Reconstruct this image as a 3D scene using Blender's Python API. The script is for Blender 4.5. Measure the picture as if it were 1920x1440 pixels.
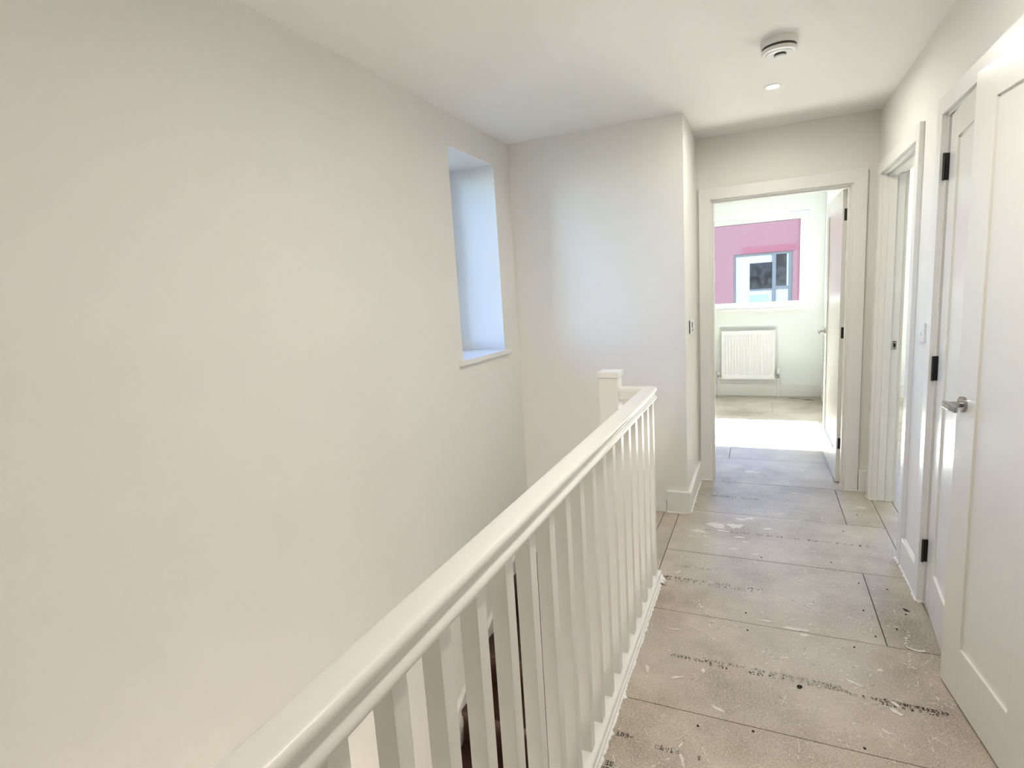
import bpy, bmesh, math, random
from mathutils import Vector, Matrix
random.seed(7)
scene = bpy.context.scene
for o in list(bpy.data.objects): bpy.data.objects.remove(o)
COL = scene.collection

# ------------------------------------------------------------------ camera
CAM_H, F_PX, YAW, PITCH, ROLL = 1.4167, 1049.03, 0.4267, -0.1546, -0.0621
cy, sy, cp, sp = math.cos(YAW), math.sin(YAW), math.cos(PITCH), math.sin(PITCH)
fwd = Vector((-sy * cp, cy * cp, sp)); rgt = Vector((cy, sy, 0)); upv = rgt.cross(fwd)
cr, sr = math.cos(ROLL), math.sin(ROLL)
r2 = rgt * cr + upv * sr; u2 = -rgt * sr + upv * cr
cam_d = bpy.data.cameras.new('camera'); cam_d.sensor_width = 36.0; cam_d.lens = F_PX / 1920 * 36.0
cam_d.clip_start = 0.02; cam_d.clip_end = 200
cam = bpy.data.objects.new('camera', cam_d); COL.objects.link(cam)
M = Matrix.Identity(4)
for i in range(3):
    M[i][0] = r2[i]; M[i][1] = u2[i]; M[i][2] = -fwd[i]
M[0][3], M[1][3], M[2][3] = 0, 0, CAM_H
cam.matrix_world = M
scene.camera = cam

# ------------------------------------------------------------------ light
SKY_STRENGTH, SUN_STRENGTH, DOWNLIGHT_W, FILL_LAMP_W = 0.74, 53.0, 4.6, 17.0
SUN_DIR = Vector((0.073, -1.0, -0.81)).normalized()
world = bpy.data.worlds.new('sky'); scene.world = world; world.use_nodes = True
wn = world.node_tree.nodes; wl = world.node_tree.links
bg = wn['Background']; sky = wn.new('ShaderNodeTexSky'); sky.sky_type = 'NISHITA'
sky.sun_disc = False; sky.sun_elevation = math.asin(-SUN_DIR.z)
sky.sun_rotation = math.atan2(-SUN_DIR.x, -SUN_DIR.y); sky.air_density = 1.0; sky.dust_density = 0.0; sky.ozone_density = 3.5
tint = wn.new('ShaderNodeMix'); tint.data_type = 'RGBA'; tint.blend_type = 'MULTIPLY'; tint.inputs['Factor'].default_value = 1
tint.inputs['B'].default_value = (0.72, 0.92, 1.3, 1)      # daylight as a camera balanced for the warm lamps sees it
wl.new(sky.outputs[0], tint.inputs['A']); wl.new(tint.outputs['Result'], bg.inputs[0]); bg.inputs[1].default_value = SKY_STRENGTH
sun_d = bpy.data.lights.new('sun', 'SUN'); sun_d.energy = SUN_STRENGTH; sun_d.angle = math.radians(0.53); sun_d.color = (0.90, 0.96, 1.0)
sun = bpy.data.objects.new('sun', sun_d); COL.objects.link(sun)
sun.rotation_euler = SUN_DIR.to_track_quat('-Z', 'Y').to_euler(); sun.location = (0, 12, 12)
vs = scene.view_settings
vs.view_transform = 'Standard'; vs.look = 'None'; vs.gamma = 1.0; vs.use_curve_mapping = False
vs.exposure = 1.60

# ------------------------------------------------------------------ materials
def nodes(name):
    m = bpy.data.materials.new(name); m.use_nodes = True
    nt = m.node_tree; return m, nt, nt.nodes['Principled BSDF']
def N(nt, t, **k):
    n = nt.nodes.new(t)
    for a, v in k.items(): setattr(n, a, v)
    return n
def coords(nt): return N(nt, 'ShaderNodeTexCoord').outputs['Object']
def paint(name, col, rough=0.5, bump=0.0, scale=300.0, var=0.0, spec=0.5):
    m, nt, b = nodes(name); L = nt.links
    b.inputs['Base Color'].default_value = (*col, 1); b.inputs['Roughness'].default_value = rough
    b.inputs['Specular IOR Level'].default_value = spec
    co = coords(nt)
    if bump:
        n = N(nt, 'ShaderNodeTexNoise'); n.inputs['Scale'].default_value = scale; n.inputs['Detail'].default_value = 3
        L.new(co, n.inputs['Vector'])
        bp = N(nt, 'ShaderNodeBump'); bp.inputs['Strength'].default_value = bump; bp.inputs['Distance'].default_value = 0.002
        L.new(n.outputs['Fac'], bp.inputs['Height']); L.new(bp.outputs[0], b.inputs['Normal'])
    if var:
        n = N(nt, 'ShaderNodeTexNoise'); n.inputs['Scale'].default_value = 2.2; n.inputs['Detail'].default_value = 5
        L.new(co, n.inputs['Vector'])
        mx = N(nt, 'ShaderNodeMix', data_type='RGBA'); L.new(n.outputs['Fac'], mx.inputs['Factor'])
        mx.inputs['A'].default_value = (*[c * (1 - var) for c in col], 1); mx.inputs['B'].default_value = (*[min(1, c * (1 + var)) for c in col], 1)
        L.new(mx.outputs['Result'], b.inputs['Base Color'])
    return m
M_WALL = paint('wall_emulsion', (0.865, 0.85, 0.81), 0.75, 0.18, 420, 0.012, 0.3)
M_BED = paint('bedroom_emulsion', (0.86, 0.88, 0.86), 0.75, 0.18, 420, 0.01, 0.3)
M_EXT = paint('sky_block_grey', (0.45, 0.44, 0.42), 0.9, 0.3, 40)
M_CEIL = paint('ceiling_emulsion', (0.90, 0.895, 0.87), 0.8, 0.15, 420, 0.01, 0.3)
M_TRIM = paint('white_satin_paint', (0.87, 0.865, 0.84), 0.3, 0.05, 60)
M_RAIL = paint('handrail_satin_paint', (0.87, 0.855, 0.82), 0.33, 0.04, 90)
M_DOOR = paint('door_satin_paint', (0.835, 0.815, 0.765), 0.22, 0.03, 160)
M_PLAST = paint('white_plastic', (0.86, 0.86, 0.84), 0.35)
M_UPVC = paint('white_upvc', (0.88, 0.88, 0.87), 0.3)
M_RAD = paint('radiator_enamel', (0.88, 0.88, 0.88), 0.3)
M_SEAL = paint('sealant_white', (0.87, 0.86, 0.83), 0.5, 0.3, 120)
M_BLACK = paint('black_metal', (0.015, 0.014, 0.013), 0.4)
M_DARK = paint('dark_plastic', (0.03, 0.03, 0.03), 0.5)
M_HOLE = paint('dark_hole', (0.01, 0.009, 0.008), 0.9)
M_SPLASH = paint('dried_plaster_splash', (0.72, 0.68, 0.61), 0.8, 0.5, 90, 0.05)
M_TREAD = paint('dark_stained_tread', (0.045, 0.018, 0.012), 0.35, 0.1, 60, 0.3)
M_SUB = paint('subfloor_dark', (0.05, 0.042, 0.034), 0.9)
M_PINK = paint('pink_render', (0.118, 0.046, 0.043), 0.85, 0.0, 40, 0.06)
M_PINKD = paint('deep_pink_ghost_and_side', (0.12, 0.028, 0.03), 0.85, 0.0, 40, 0.05)  # deeper pink for the painted glazing ghost and the side band
M_GREYF = paint('grey_window_frame', (0.035, 0.034, 0.033), 0.6)
M_EXTW = paint('white_door_board', (0.155, 0.15, 0.135), 0.6)
M_EXTC = paint('pale_cyan_board', (0.10, 0.155, 0.15), 0.6)
M_GROUND = paint('paving', (0.16, 0.155, 0.15), 0.9, 0.3, 20, 0.1)
def metal(name, col, rough):
    m, nt, b = nodes(name); b.inputs['Base Color'].default_value = (*col, 1); b.inputs['Metallic'].default_value = 1; b.inputs['Roughness'].default_value = rough
    n = N(nt, 'ShaderNodeTexNoise'); n.inputs['Scale'].default_value = 80; nt.links.new(coords(nt), n.inputs['Vector'])
    mr = N(nt, 'ShaderNodeMapRange'); mr.inputs['To Min'].default_value = rough * 0.8; mr.inputs['To Max'].default_value = rough * 1.2
    nt.links.new(n.outputs['Fac'], mr.inputs['Value']); nt.links.new(mr.outputs[0], b.inputs['Roughness'])
    return m
M_CHROME = metal('satin_chrome', (0.36, 0.36, 0.35), 0.25)
def glass_mat(name, tint=(1, 1, 1), refl=1.0):
    m = bpy.data.materials.new(name); m.use_nodes = True; nt = m.node_tree; nt.nodes.clear()
    out = N(nt, 'ShaderNodeOutputMaterial'); tr = N(nt, 'ShaderNodeBsdfTransparent'); tr.inputs[0].default_value = (*tint, 1)
    gl = N(nt, 'ShaderNodeBsdfGlossy'); gl.inputs['Roughness'].default_value = 0.01
    fr = N(nt, 'ShaderNodeFresnel'); fr.inputs[0].default_value = 1.45
    mu = N(nt, 'ShaderNodeMath', operation='MULTIPLY'); mu.inputs[1].default_value = refl
    mx = N(nt, 'ShaderNodeMixShader'); L = nt.links
    L.new(fr.outputs[0], mu.inputs[0]); L.new(mu.outputs[0], mx.inputs[0]); L.new(tr.outputs[0], mx.inputs[1]); L.new(gl.outputs[0], mx.inputs[2]); L.new(mx.outputs[0], out.inputs[0])
    return m
M_GLASS = glass_mat('window_glass', (0.97, 0.99, 0.98))
def darkpane(name):
    m, nt, b = nodes(name); L = nt.links
    n = N(nt, 'ShaderNodeTexNoise'); n.inputs['Scale'].default_value = 3.5; n.inputs['Detail'].default_value = 2; n.inputs['Distortion'].default_value = 1.2
    L.new(coords(nt), n.inputs['Vector'])
    r = N(nt, 'ShaderNodeValToRGB'); r.color_ramp.elements[0].position = 0.4; r.color_ramp.elements[0].color = (0.003, 0.004, 0.004, 1)
    r.color_ramp.elements[1].position = 0.75; r.color_ramp.elements[1].color = (0.03, 0.028, 0.028, 1)
    L.new(n.outputs['Fac'], r.inputs[0]); L.new(r.outputs[0], b.inputs['Base Color']); b.inputs['Roughness'].default_value = 0.15; b.inputs['Specular IOR Level'].default_value = 0.05
    return m
M_PANE = darkpane('dark_room_pane')
def lit(name, col, s):
    m, nt, b = nodes(name); b.inputs['Base Color'].default_value = (*col, 1)
    b.inputs['Emission Color'].default_value = (*col, 1); b.inputs['Emission Strength'].default_value = s
    return m
M_LENS = lit('lit_lens', (1.0, 0.86, 0.66), 14.0)

def chipboard():
    m, nt, b = nodes('chipboard'); L = nt.links; co = coords(nt)
    info = N(nt, 'ShaderNodeObjectInfo')
    def noise(scale, det=3, vec=None, dist=0.0, rough=0.5):
        n = N(nt, 'ShaderNodeTexNoise'); n.inputs['Scale'].default_value = scale; n.inputs['Detail'].default_value = det
        n.inputs['Distortion'].default_value = dist; n.inputs['Roughness'].default_value = rough
        L.new(vec if vec is not None else co, n.inputs['Vector']); return n.outputs['Fac']
    def mapping(s, rot=0.0):
        mp = N(nt, 'ShaderNodeMapping'); mp.inputs['Scale'].default_value = s; mp.inputs['Rotation'].default_value = (0, 0, rot); L.new(co, mp.inputs['Vector']); return mp.outputs[0]
    def ramp(f, p0, c0, p1, c1):
        r = N(nt, 'ShaderNodeValToRGB'); e = r.color_ramp.elements
        e[0].position = p0; e[0].color = c0; e[1].position = p1; e[1].color = c1; L.new(f, r.inputs[0]); return r.outputs[0]
    def mix(f, a, c, bt='MIX'):
        mx = N(nt, 'ShaderNodeMix', data_type='RGBA', blend_type=bt)
        for s, v in (('Factor', f), ('A', a), ('B', c)):
            if isinstance(v, tuple): mx.inputs[s].default_value = v
            elif isinstance(v, float): mx.inputs[s].default_value = v
            else: L.new(v, mx.inputs[s])
        return mx.outputs['Result']
    def mul(a, c):
        k = N(nt, 'ShaderNodeMath', operation='MULTIPLY'); L.new(a, k.inputs[0])
        if isinstance(c, float): k.inputs[1].default_value = c
        else: L.new(c, k.inputs[1])
        return k.outputs[0]
    W = (1, 1, 1, 1); K = (0, 0, 0, 1)
    base = ramp(noise(3.0, 6, rough=0.65), 0.32, (0.22, 0.175, 0.12, 1), 0.68, (0.60, 0.525, 0.42, 1))
    fl1 = noise(150, 2, mapping((1.0, 2.2, 1), 0.3))
    base = mix(ramp(fl1, 0.46, K, 0.66, W), base, (0.62, 0.55, 0.445, 1))
    fl2 = noise(170, 2, mapping((2.0, 1.0, 1), 0.9))
    base = mix(mul(ramp(fl2, 0.52, K, 0.68, W), 0.75), base, (0.17, 0.135, 0.10, 1))
    # thin pale scratches: contour bands of distorted noise, broken up by a mask
    def scratch(scale, seedrot, w, amt):
        f = noise(scale, 1, mapping((1, 1.6, 1), seedrot), 0.6)
        k = N(nt, 'ShaderNodeMath', operation='SUBTRACT'); L.new(f, k.inputs[0]); k.inputs[1].default_value = 0.5
        a = N(nt, 'ShaderNodeMath', operation='ABSOLUTE'); L.new(k.outputs[0], a.inputs[0])
        line = ramp(a.outputs[0], w * 0.3, W, w, K)
        mask = ramp(noise(2.6, 2, mapping((1, 1, 1), seedrot + 1)), 0.5, K, 0.62, W)
        return mul(mul(line, mask), amt)
    for sc, ro, w, am in ((3.7, 1.3, 0.005, 0.25),):
        base = mix(scratch(sc, ro, w, am), base, (0.78, 0.73, 0.63, 1))
    # dried paint specks and smears
    v = N(nt, 'ShaderNodeTexVoronoi'); v.inputs['Scale'].default_value = 17; v.inputs['Randomness'].default_value = 1
    L.new(mapping((1, 1.3, 1), 0.5), v.inputs['Vector'])
    sp_ = mul(ramp(v.outputs['Distance'], 0.05, W, 0.09, K), ramp(noise(1.8, 3), 0.48, K, 0.6, W))
    base = mix(mul(sp_, 0.85), base, (0.70, 0.66, 0.58, 1))
    sm = mul(ramp(noise(11, 5, mapping((0.6, 1.7, 1), 0.15), 0.4, 0.7), 0.66, K, 0.72, W), 0.6)
    base = mix(sm, base, (0.64, 0.60, 0.53, 1))
    # pale plaster dust trodden through the hall
    dust = mul(ramp(noise(1.3, 4), 0.35, K, 0.7, W), 0.55)
    base = mix(dust, base, (0.66, 0.62, 0.56, 1))
    tint = N(nt, 'ShaderNodeMapRange'); L.new(info.outputs['Random'], tint.inputs['Value']); tint.inputs['To Min'].default_value = 0.95; tint.inputs['To Max'].default_value = 1.06
    hsv = N(nt, 'ShaderNodeHueSaturation'); L.new(tint.outputs[0], hsv.inputs['Value']); L.new(base, hsv.inputs['Color'])
    L.new(hsv.outputs[0], b.inputs['Base Color']); b.inputs['Roughness'].default_value = 0.5; b.inputs['Specular IOR Level'].default_value = 0.32
    bp_ = N(nt, 'ShaderNodeBump'); bp_.inputs['Strength'].default_value = 0.25; bp_.inputs['Distance'].default_value = 0.002
    L.new(fl1, bp_.inputs['Height']); L.new(bp_.outputs[0], b.inputs['Normal'])
    return m
M_CHIP = chipboard()
def ink(name, dens):
    m = bpy.data.materials.new(name); m.use_nodes = True; nt = m.node_tree; b = nt.nodes['Principled BSDF']
    b.inputs['Base Color'].default_value = (0.035, 0.035, 0.04, 1); b.inputs['Roughness'].default_value = 0.8
    n = N(nt, 'ShaderNodeTexNoise'); n.inputs['Scale'].default_value = 60; nt.links.new(coords(nt), n.inputs['Vector'])
    mr = N(nt, 'ShaderNodeMapRange'); mr.inputs['From Min'].default_value = 0.35; mr.inputs['From Max'].default_value = 0.65
    mr.inputs['To Min'].default_value = dens * 0.35; mr.inputs['To Max'].default_value = dens
    nt.links.new(n.outputs['Fac'], mr.inputs['Value']); nt.links.new(mr.outputs[0], b.inputs['Alpha'])
    return m
M_INK = ink('black_print', 1.0); M_INKF = ink('faded_print', 0.6)

# ------------------------------------------------------------------ helpers
def box(bm, x0, x1, y0, y1, z0, z1):
    vs_ = [bm.verts.new(p) for p in ((x0, y0, z0), (x1, y0, z0), (x1, y1, z0), (x0, y1, z0), (x0, y0, z1), (x1, y0, z1), (x1, y1, z1), (x0, y1, z1))]
    for f in ((0, 3, 2, 1), (4, 5, 6, 7), (0, 1, 5, 4), (1, 2, 6, 5), (2, 3, 7, 6), (3, 0, 4, 7)): bm.faces.new([vs_[i] for i in f])
    return vs_
def prism(bm, pts, axis, a, b):
    def P(u, v, w): return {'x': (w, u, v), 'y': (u, w, v), 'z': (u, v, w)}[axis]
    A = [bm.verts.new(P(u, v, a)) for u, v in pts]; B = [bm.verts.new(P(u, v, b)) for u, v in pts]
    bm.faces.new(A); bm.faces.new(B[::-1]); n = len(pts)
    for i in range(n): bm.faces.new((A[i], B[i], B[(i + 1) % n], A[(i + 1) % n]))
def lathe(bm, prof, c, axis='z', seg=32, cap=True):
    rings = []
    for r, h in prof:
        ring = []
        for k in range(seg):
            t = 2 * math.pi * k / seg; u, v = r * math.cos(t), r * math.sin(t)
            p = {'z': (u, v, h), 'y': (u, h, v), 'x': (h, u, v)}[axis]
            ring.append(bm.verts.new((c[0] + p[0], c[1] + p[1], c[2] + p[2])))
        rings.append(ring)
    for a, b_ in zip(rings, rings[1:]):
        for k in range(seg): bm.faces.new((a[k], a[(k + 1) % seg], b_[(k + 1) % seg], b_[k]))
    if cap: bm.faces.new(rings[0][::-1]); bm.faces.new(rings[-1])
def tube(bm, a, b_, r0, r1=None, seg=12):
    a = Vector(a); b_ = Vector(b_); r1 = r0 if r1 is None else r1
    q = (b_ - a).to_track_quat('Z', 'Y'); R0, R1 = [], []
    for k in range(seg):
        t = 2 * math.pi * k / seg; d = q @ Vector((math.cos(t), math.sin(t), 0))
        R0.append(bm.verts.new(a + d * r0)); R1.append(bm.verts.new(b_ + d * r1))
    for k in range(seg): bm.faces.new((R0[k], R0[(k + 1) % seg], R1[(k + 1) % seg], R1[k]))
    bm.faces.new(R0[::-1]); bm.faces.new(R1)
def obj(name, bm, mat, parent=None, bevel=0.0, smooth=False, segs=2):
    bmesh.ops.recalc_face_normals(bm, faces=bm.faces[:])
    if bevel: bmesh.ops.bevel(bm, geom=bm.edges[:], offset=bevel, segments=segs, affect='EDGES', profile=0.6, clamp_overlap=True)
    me = bpy.data.meshes.new(name); bm.to_mesh(me); bm.free()
    if mat is not None: me.materials.append(mat)
    if smooth:
        for p in me.polygons: p.use_smooth = True
        try: me.set_sharp_from_angle(angle=math.radians(38))
        except Exception: pass
    o = bpy.data.objects.new(name, me); COL.objects.link(o)
    if parent: o.parent = parent
    return o
def tag(o, label=None, cat=None, group=None, kind=None):
    for k, v in (('label', label), ('category', cat), ('group', group), ('kind', kind)):
        if v: o[k] = v
    return o
def empty(name, loc=(0, 0, 0), rz=0.0, parent=None):
    o = bpy.data.objects.new(name, None); COL.objects.link(o); o.location = loc; o.rotation_euler = (0, 0, rz); o.empty_display_size = 0.1
    if parent: o.parent = parent
    return o
def B(name, mat, parent, *boxes, bevel=0.0):
    bm = bmesh.new()
    for b_ in boxes: box(bm, *b_)
    return obj(name, bm, mat, parent, bevel)
def wall(name, axis, a, b_, u0, u1, z0, z1, holes, mat, label):
    """slab between a and b_ on axis, spanning u and z, with rectangular holes (u0,u1,z0,z1)"""
    us = sorted({u0, u1, *[h[0] for h in holes], *[h[1] for h in holes]}); zs = sorted({z0, z1, *[h[2] for h in holes], *[h[3] for h in holes]})
    us = [u for u in us if u0 <= u <= u1]; zs = [z for z in zs if z0 <= z <= z1]
    bm = bmesh.new()
    solid = lambda i, j: 0 <= i < len(us) - 1 and 0 <= j < len(zs) - 1 and not any(h[0] <= (us[i] + us[i + 1]) / 2 <= h[1] and h[2] <= (zs[j] + zs[j + 1]) / 2 <= h[3] for h in holes)
    cache = {}
    def V(w, i, j):
        if (w, i, j) not in cache:
            p = (w, us[i], zs[j]) if axis == 'x' else (us[i], w, zs[j]); cache[(w, i, j)] = bm.verts.new(p)
        return cache[(w, i, j)]
    for i in range(len(us) - 1):
        for j in range(len(zs) - 1):
            if not solid(i, j): continue
            for w in (a, b_): bm.faces.new((V(w, i, j), V(w, i + 1, j), V(w, i + 1, j + 1), V(w, i, j + 1)))
            for di, dj, e in ((-1, 0, ((i, j), (i, j + 1))), (1, 0, ((i + 1, j), (i + 1, j + 1))), (0, -1, ((i, j), (i + 1, j))), (0, 1, ((i, j + 1), (i + 1, j + 1)))):
                if not solid(i + di, j + dj): bm.faces.new((V(a, *e[0]), V(a, *e[1]), V(b_, *e[1]), V(b_, *e[0])))
    return tag(obj(name, bm, mat), label, 'wall', kind='structure')
def bead(name, parent, pts, out, w=0.006, h=0.005, step=0.012, z=0.0, spikes=0.04):
    """ragged white sealant bead along a polyline on the floor, bulging towards the vector out"""
    bm = bmesh.new(); rows = []
    for a, b_ in zip(pts, pts[1:]):
        a = Vector(a); b_ = Vector(b_); n = max(2, int((b_ - a).length / step))
        for k in range(n + 1):
            p = a.lerp(b_, k / n); ww = w * random.uniform(0.45, 1.25) * (2.2 if random.random() < spikes else 1); hh = h * random.uniform(0.6, 1.2)
            o_ = Vector(out)
            rows.append([bm.verts.new((p.x - o_.x * 0.002, p.y - o_.y * 0.002, z + hh)), bm.verts.new((p.x + o_.x * ww * 0.5, p.y + o_.y * ww * 0.5, z + hh * 0.7)), bm.verts.new((p.x + o_.x * ww, p.y + o_.y * ww, z + 0.0005))])
    for r0, r1 in zip(rows, rows[1:]):
        for k in range(2): bm.faces.new((r0[k], r1[k], r1[k + 1], r0[k + 1]))
    return obj(name, bm, M_SEAL, parent)

# ------------------------------------------------------------------ dimensions (metres, camera stands at x=0 y=0)
H = 2.39; XL = -1.521; YF = 3.499; XP = -0.426; YB = 4.182; YB2 = 4.29; XR = 0.6376; XR2 = 0.745
YW = 7.55; YW2 = 7.85; YBACK = -2.0; ZLOW = -2.62
BX0, BX1 = -2.6, 0.65          # bedroom
CX1 = 3.4                      # right room
# ------------------------------------------------------------------ room shell
wall('wall_left', 'x', XL, XL - 0.40, YBACK - 0.2, YF + 0.1, ZLOW, H + 0.1, [(2.712, 3.268, 1.08, 2.222)], M_WALL, 'tall plain cream stairwell wall on the left with a narrow window')
wall('wall_stairwell_end', 'y', YF, YF + 0.1, XL, XP, ZLOW, H + 0.05, [], M_WALL, 'cream wall closing the far end of the stairwell behind the newel')
wall('wall_corridor_left', 'x', XP, XP - 0.1, YF + 0.1, YB, 0, H + 0.05, [], M_WALL, 'short bright wall return beside the bedroom doorway with a small control')
wall('wall_corridor_end', 'y', YB, YB2, BX0 - 0.1, XR2, -0.3, H + 0.05, [(-0.36, 0.53, -0.3, 2.015)], M_WALL, 'cream end wall of the corridor around the open bedroom doorway')
wall('wall_right', 'x', XR, XR2, YBACK, YB, -0.3, H + 0.05, [(3.14, 4.048, -0.3, 2.022), (1.628, 2.772, -0.3, 2.022)], M_WALL, 'cream right corridor wall with a doorway and cupboard doors')
wall('wall_back', 'y', YBACK, YBACK - 0.15, XL, XR2, ZLOW, H + 0.05, [], M_WALL, 'plain cream wall behind the viewer')
wall('wall_bedroom_back', 'y', YW, YW2, BX0 - 0.1, CX1 + 0.1, -0.3, H + 0.1, [(-0.82, 0.478, 1.05, 2.205), (1.55, 3.33, 1.05, 2.205)], M_BED, 'white outside wall of the bedroom with the window and radiator')
wall('wall_bedroom_right', 'x', BX1, XR2, YB2, YW, -0.3, H + 0.05, [], M_BED, 'white side wall of the bedroom behind the open door')
wall('wall_bedroom_left', 'x', BX0, BX0 - 0.1, YB2, YW, -0.3, H + 0.05, [], M_BED, 'white side wall of the bedroom hidden left of the doorway')
wall('wall_right_room_side', 'x', CX1, CX1 + 0.1, 2.6, YW, -0.3, H + 0.05, [], M_BED, 'white far side wall of the room off the corridor')
wall('wall_right_room_front', 'y', 2.95, 2.85, XR2, CX1 + 0.1, -0.3, H + 0.05, [], M_BED, 'white near wall of the room off the corridor')
tag(B('wall_sky_block', M_EXT, None, (XL - 0.36, CX1 + 0.1, YBACK - 0.15, YW2, H + 0.13, 7.0)), 'unseen upper storey added above the ceiling to block sky light', 'wall', kind='structure')  # added block out of view, cuts the sky light reaching the pink house
# cupboard lining behind the paired doors
cb = B('wall_cupboard', M_WALL, None, (1.25, 1.3, 1.5, 2.85, -0.3, H), (XR2, 1.25, 1.5, 1.55, -0.3, H), (XR2, 1.25, 2.8, 2.85, -0.3, H))
tag(cb, 'inside walls of the cupboard behind the paired doors', 'wall', kind='structure')
tag(B('ceiling', M_CEIL, None, (XL - 0.36, CX1 + 0.1, YBACK - 0.15, YB, H, H + 0.12), (BX0 - 0.1, CX1 + 0.1, YB, YW + 0.02, H, H + 0.12)), 'smooth white ceiling over the corridor and stairwell', 'ceiling', kind='structure')
tag(B('floor_lower', M_SUB, None, (XL, -0.52, YBACK, YF, ZLOW - 0.1, ZLOW)), 'dark lower hall floor at the bottom of the stairwell', 'floor', kind='structure')
tag(B('wall_stairwell_right', M_WALL, None, (-0.53, -0.45, YBACK, YF, ZLOW, -0.2)), 'cream wall under the landing edge on the right of the stairwell', 'wall', kind='structure')

tag(B('wall_stairwell_near', M_WALL, None, (XL, -0.53, -0.42, -0.34, ZLOW, -0.03)), 'cream wall under the landing at the near end of the stairwell', 'wall', kind='structure')
# floor: joists/deck below, chipboard sheets on top as parts
ZB = -0.022
floor = B('floor', M_SUB, None, (-0.53, XR2, -0.34, YB, -0.2, ZB), (-0.66, -0.53, 2.63, YF, -0.2, ZB), (XL, XR2, YBACK, -0.34, -0.2, ZB),
          (BX0, BX1, YB2, YW, -0.2, ZB), (-0.36, 0.53, YB, YB2, -0.2, ZB), (XR2, CX1, 2.95, YW, -0.2, ZB), (XR2, 1.25, 1.55, 2.8, -0.2, ZB))
tag(floor, 'scuffed bare chipboard floor with printed marks and plaster splashes', 'floor', kind='structure')
J = 1.7551; G = 0.0017
boards = {}
def board(key, x0, x1, y0, y1, dz=0.0):
    o = B('floorboard', M_CHIP, floor, (x0 + G, x1 - G, y0 + G, y1 - G, ZB, dz), bevel=0.0012); boards[key] = o; return o
rows = [J + 0.6 * k for k in range(-7, 11)]
xj = {-1: None, 0: None, 1: 0.4456, 2: None, 3: 0.4485}
for k in range(-7, 4):
    y0, y1 = J + 0.6 * k, J + 0.6 * (k + 1)
    x0 = -0.4764 if k >= 1 else (-0.53 if y0 > -0.34 else XL)
    if k == 3: x0 = XP
    if k == 2:
        board('2', x0, XR, y0, y1); continue
    y0 = max(y0, YBACK)
    c = xj.get(k)
    if c: board('%da' % k, x0, c, y0, y1, -0.0004); board('%db' % k, c, XR, y0, y1)
    else: board('%d' % k, x0, XR, y0, y1, 0.0003 * (k % 2))
board('strip1', -0.568, -0.4764, 2.60, YF); board('strip2', -0.66, -0.568, 2.63, YF)
board('door2a', XR, XR2, 3.14, 4.05); board('cup', XR, 1.25, 1.63, 2.77)
for k in range(4, 10):
    y0, y1 = J + 0.6 * k, min(YW, J + 0.6 * (k + 1))
    c = {4: -0.9, 5: -0.25, 6: 0.42, 7: -0.7, 8: 0.1, 9: 0.46}[k]
    board('b%d0' % k, BX0, c, y0, y1); board('b%d1' % k, c, BX1, y0, y1)
for k in range(2, 10):
    y0, y1 = max(2.95, J + 0.6 * k), min(YW, J + 0.6 * (k + 1))
    board('c%d' % k, XR2, CX1, y0, y1)

# ------------------------------------------------------------------ stairs (quarter-turn winders at the top)
stairs = tag(empty('staircase', (0, 0, ZLOW)), 'white sided staircase with dark stained treads turning below the balustrade', 'staircase')
def spart(name, bm, mat): o = obj(name, bm, mat, stairs); o.location = (0, 0, -ZLOW); return o
PX, PY = -0.66, 2.585; SX0, SX1 = XL + 0.03, -0.66
def ray_hit(t):
    d = (math.cos(t), math.sin(t)); c = []
    if d[0] < -1e-6: c.append((SX0 - PX) / d[0])
    if d[1] > 1e-6: c.append((YF - 0.02 - PY) / d[1])
    k = min(c); return (PX + d[0] * k, PY + d[1] * k)
for i in range(3):
    a0, a1 = math.pi / 2 + i * math.pi / 6, math.pi / 2 + (i + 1) * math.pi / 6
    pts = [(PX, PY), ray_hit(a0)]
    if a0 < math.atan2(YF - 0.02 - PY, SX0 - PX) < a1: pts.append((SX0, YF - 0.02))
    pts.append(ray_hit(a1)); z = -0.2 * (i + 1)
    bm = bmesh.new(); prism(bm, pts, 'z', z - 0.03, z); spart('tread', bm, M_TREAD)
    h0 = ray_hit(a0); d = Vector((h0[0] - PX, h0[1] - PY, 0)).normalized(); nrm = Vector((-d.y, d.x, 0)) * 0.012
    bm = bmesh.new(); q = [(PX, PY), h0, (h0[0] + nrm.x, h0[1] + nrm.y), (PX + nrm.x, PY + nrm.y)]
    prism(bm, q, 'z', z, z + 0.17); spart('riser', bm, M_TREAD)
for i in range(9):
    y1 = PY - 0.222 * i; z = -0.8 - 0.2 * i
    bm = bmesh.new(); box(bm, SX0, -0.535, y1 - 0.24, y1, z - 0.03, z); spart('tread', bm, M_TREAD)
    bm = bmesh.new(); box(bm, SX0, -0.535, y1 - 0.005, y1 + 0.008, z, z + 0.17); spart('riser', bm, M_TREAD)
bm = bmesh.new()
prism(bm, [(3.47, -0.12), (3.47, 0.02 - 0.3), (2.77, -0.66), (2.36, -0.90), (0.2, -2.85), (0.0, -2.7), (2.30, -0.80), (2.36, -0.755), (2.77, -0.512)][::1], 'x', XL + 0.002, XL + 0.029)
spart('wall_string', bm, M_TRIM)
bm = bmesh.new(); prism(bm, [(-0.555, 0.075), (-0.62, 0.04), (-0.9, -0.20), (-1.49, -0.28), (-1.49, -0.48), (-0.9, -0.42), (-0.62, -0.22), (-0.555, 0.0)], 'y', YF - 0.018, YF - 0.002)
spart('wall_string', bm, M_TRIM)
bm = bmesh.new(); box(bm, -0.674, -0.662, 2.63, YF - 0.02, -0.2, 0.0); spart('riser', bm, M_TREAD)
bm = bmesh.new(); box(bm, -0.682, -0.662, 2.63, YF - 0.02, -0.024, 0.0); spart('nosing', bm, M_TREAD)

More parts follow.
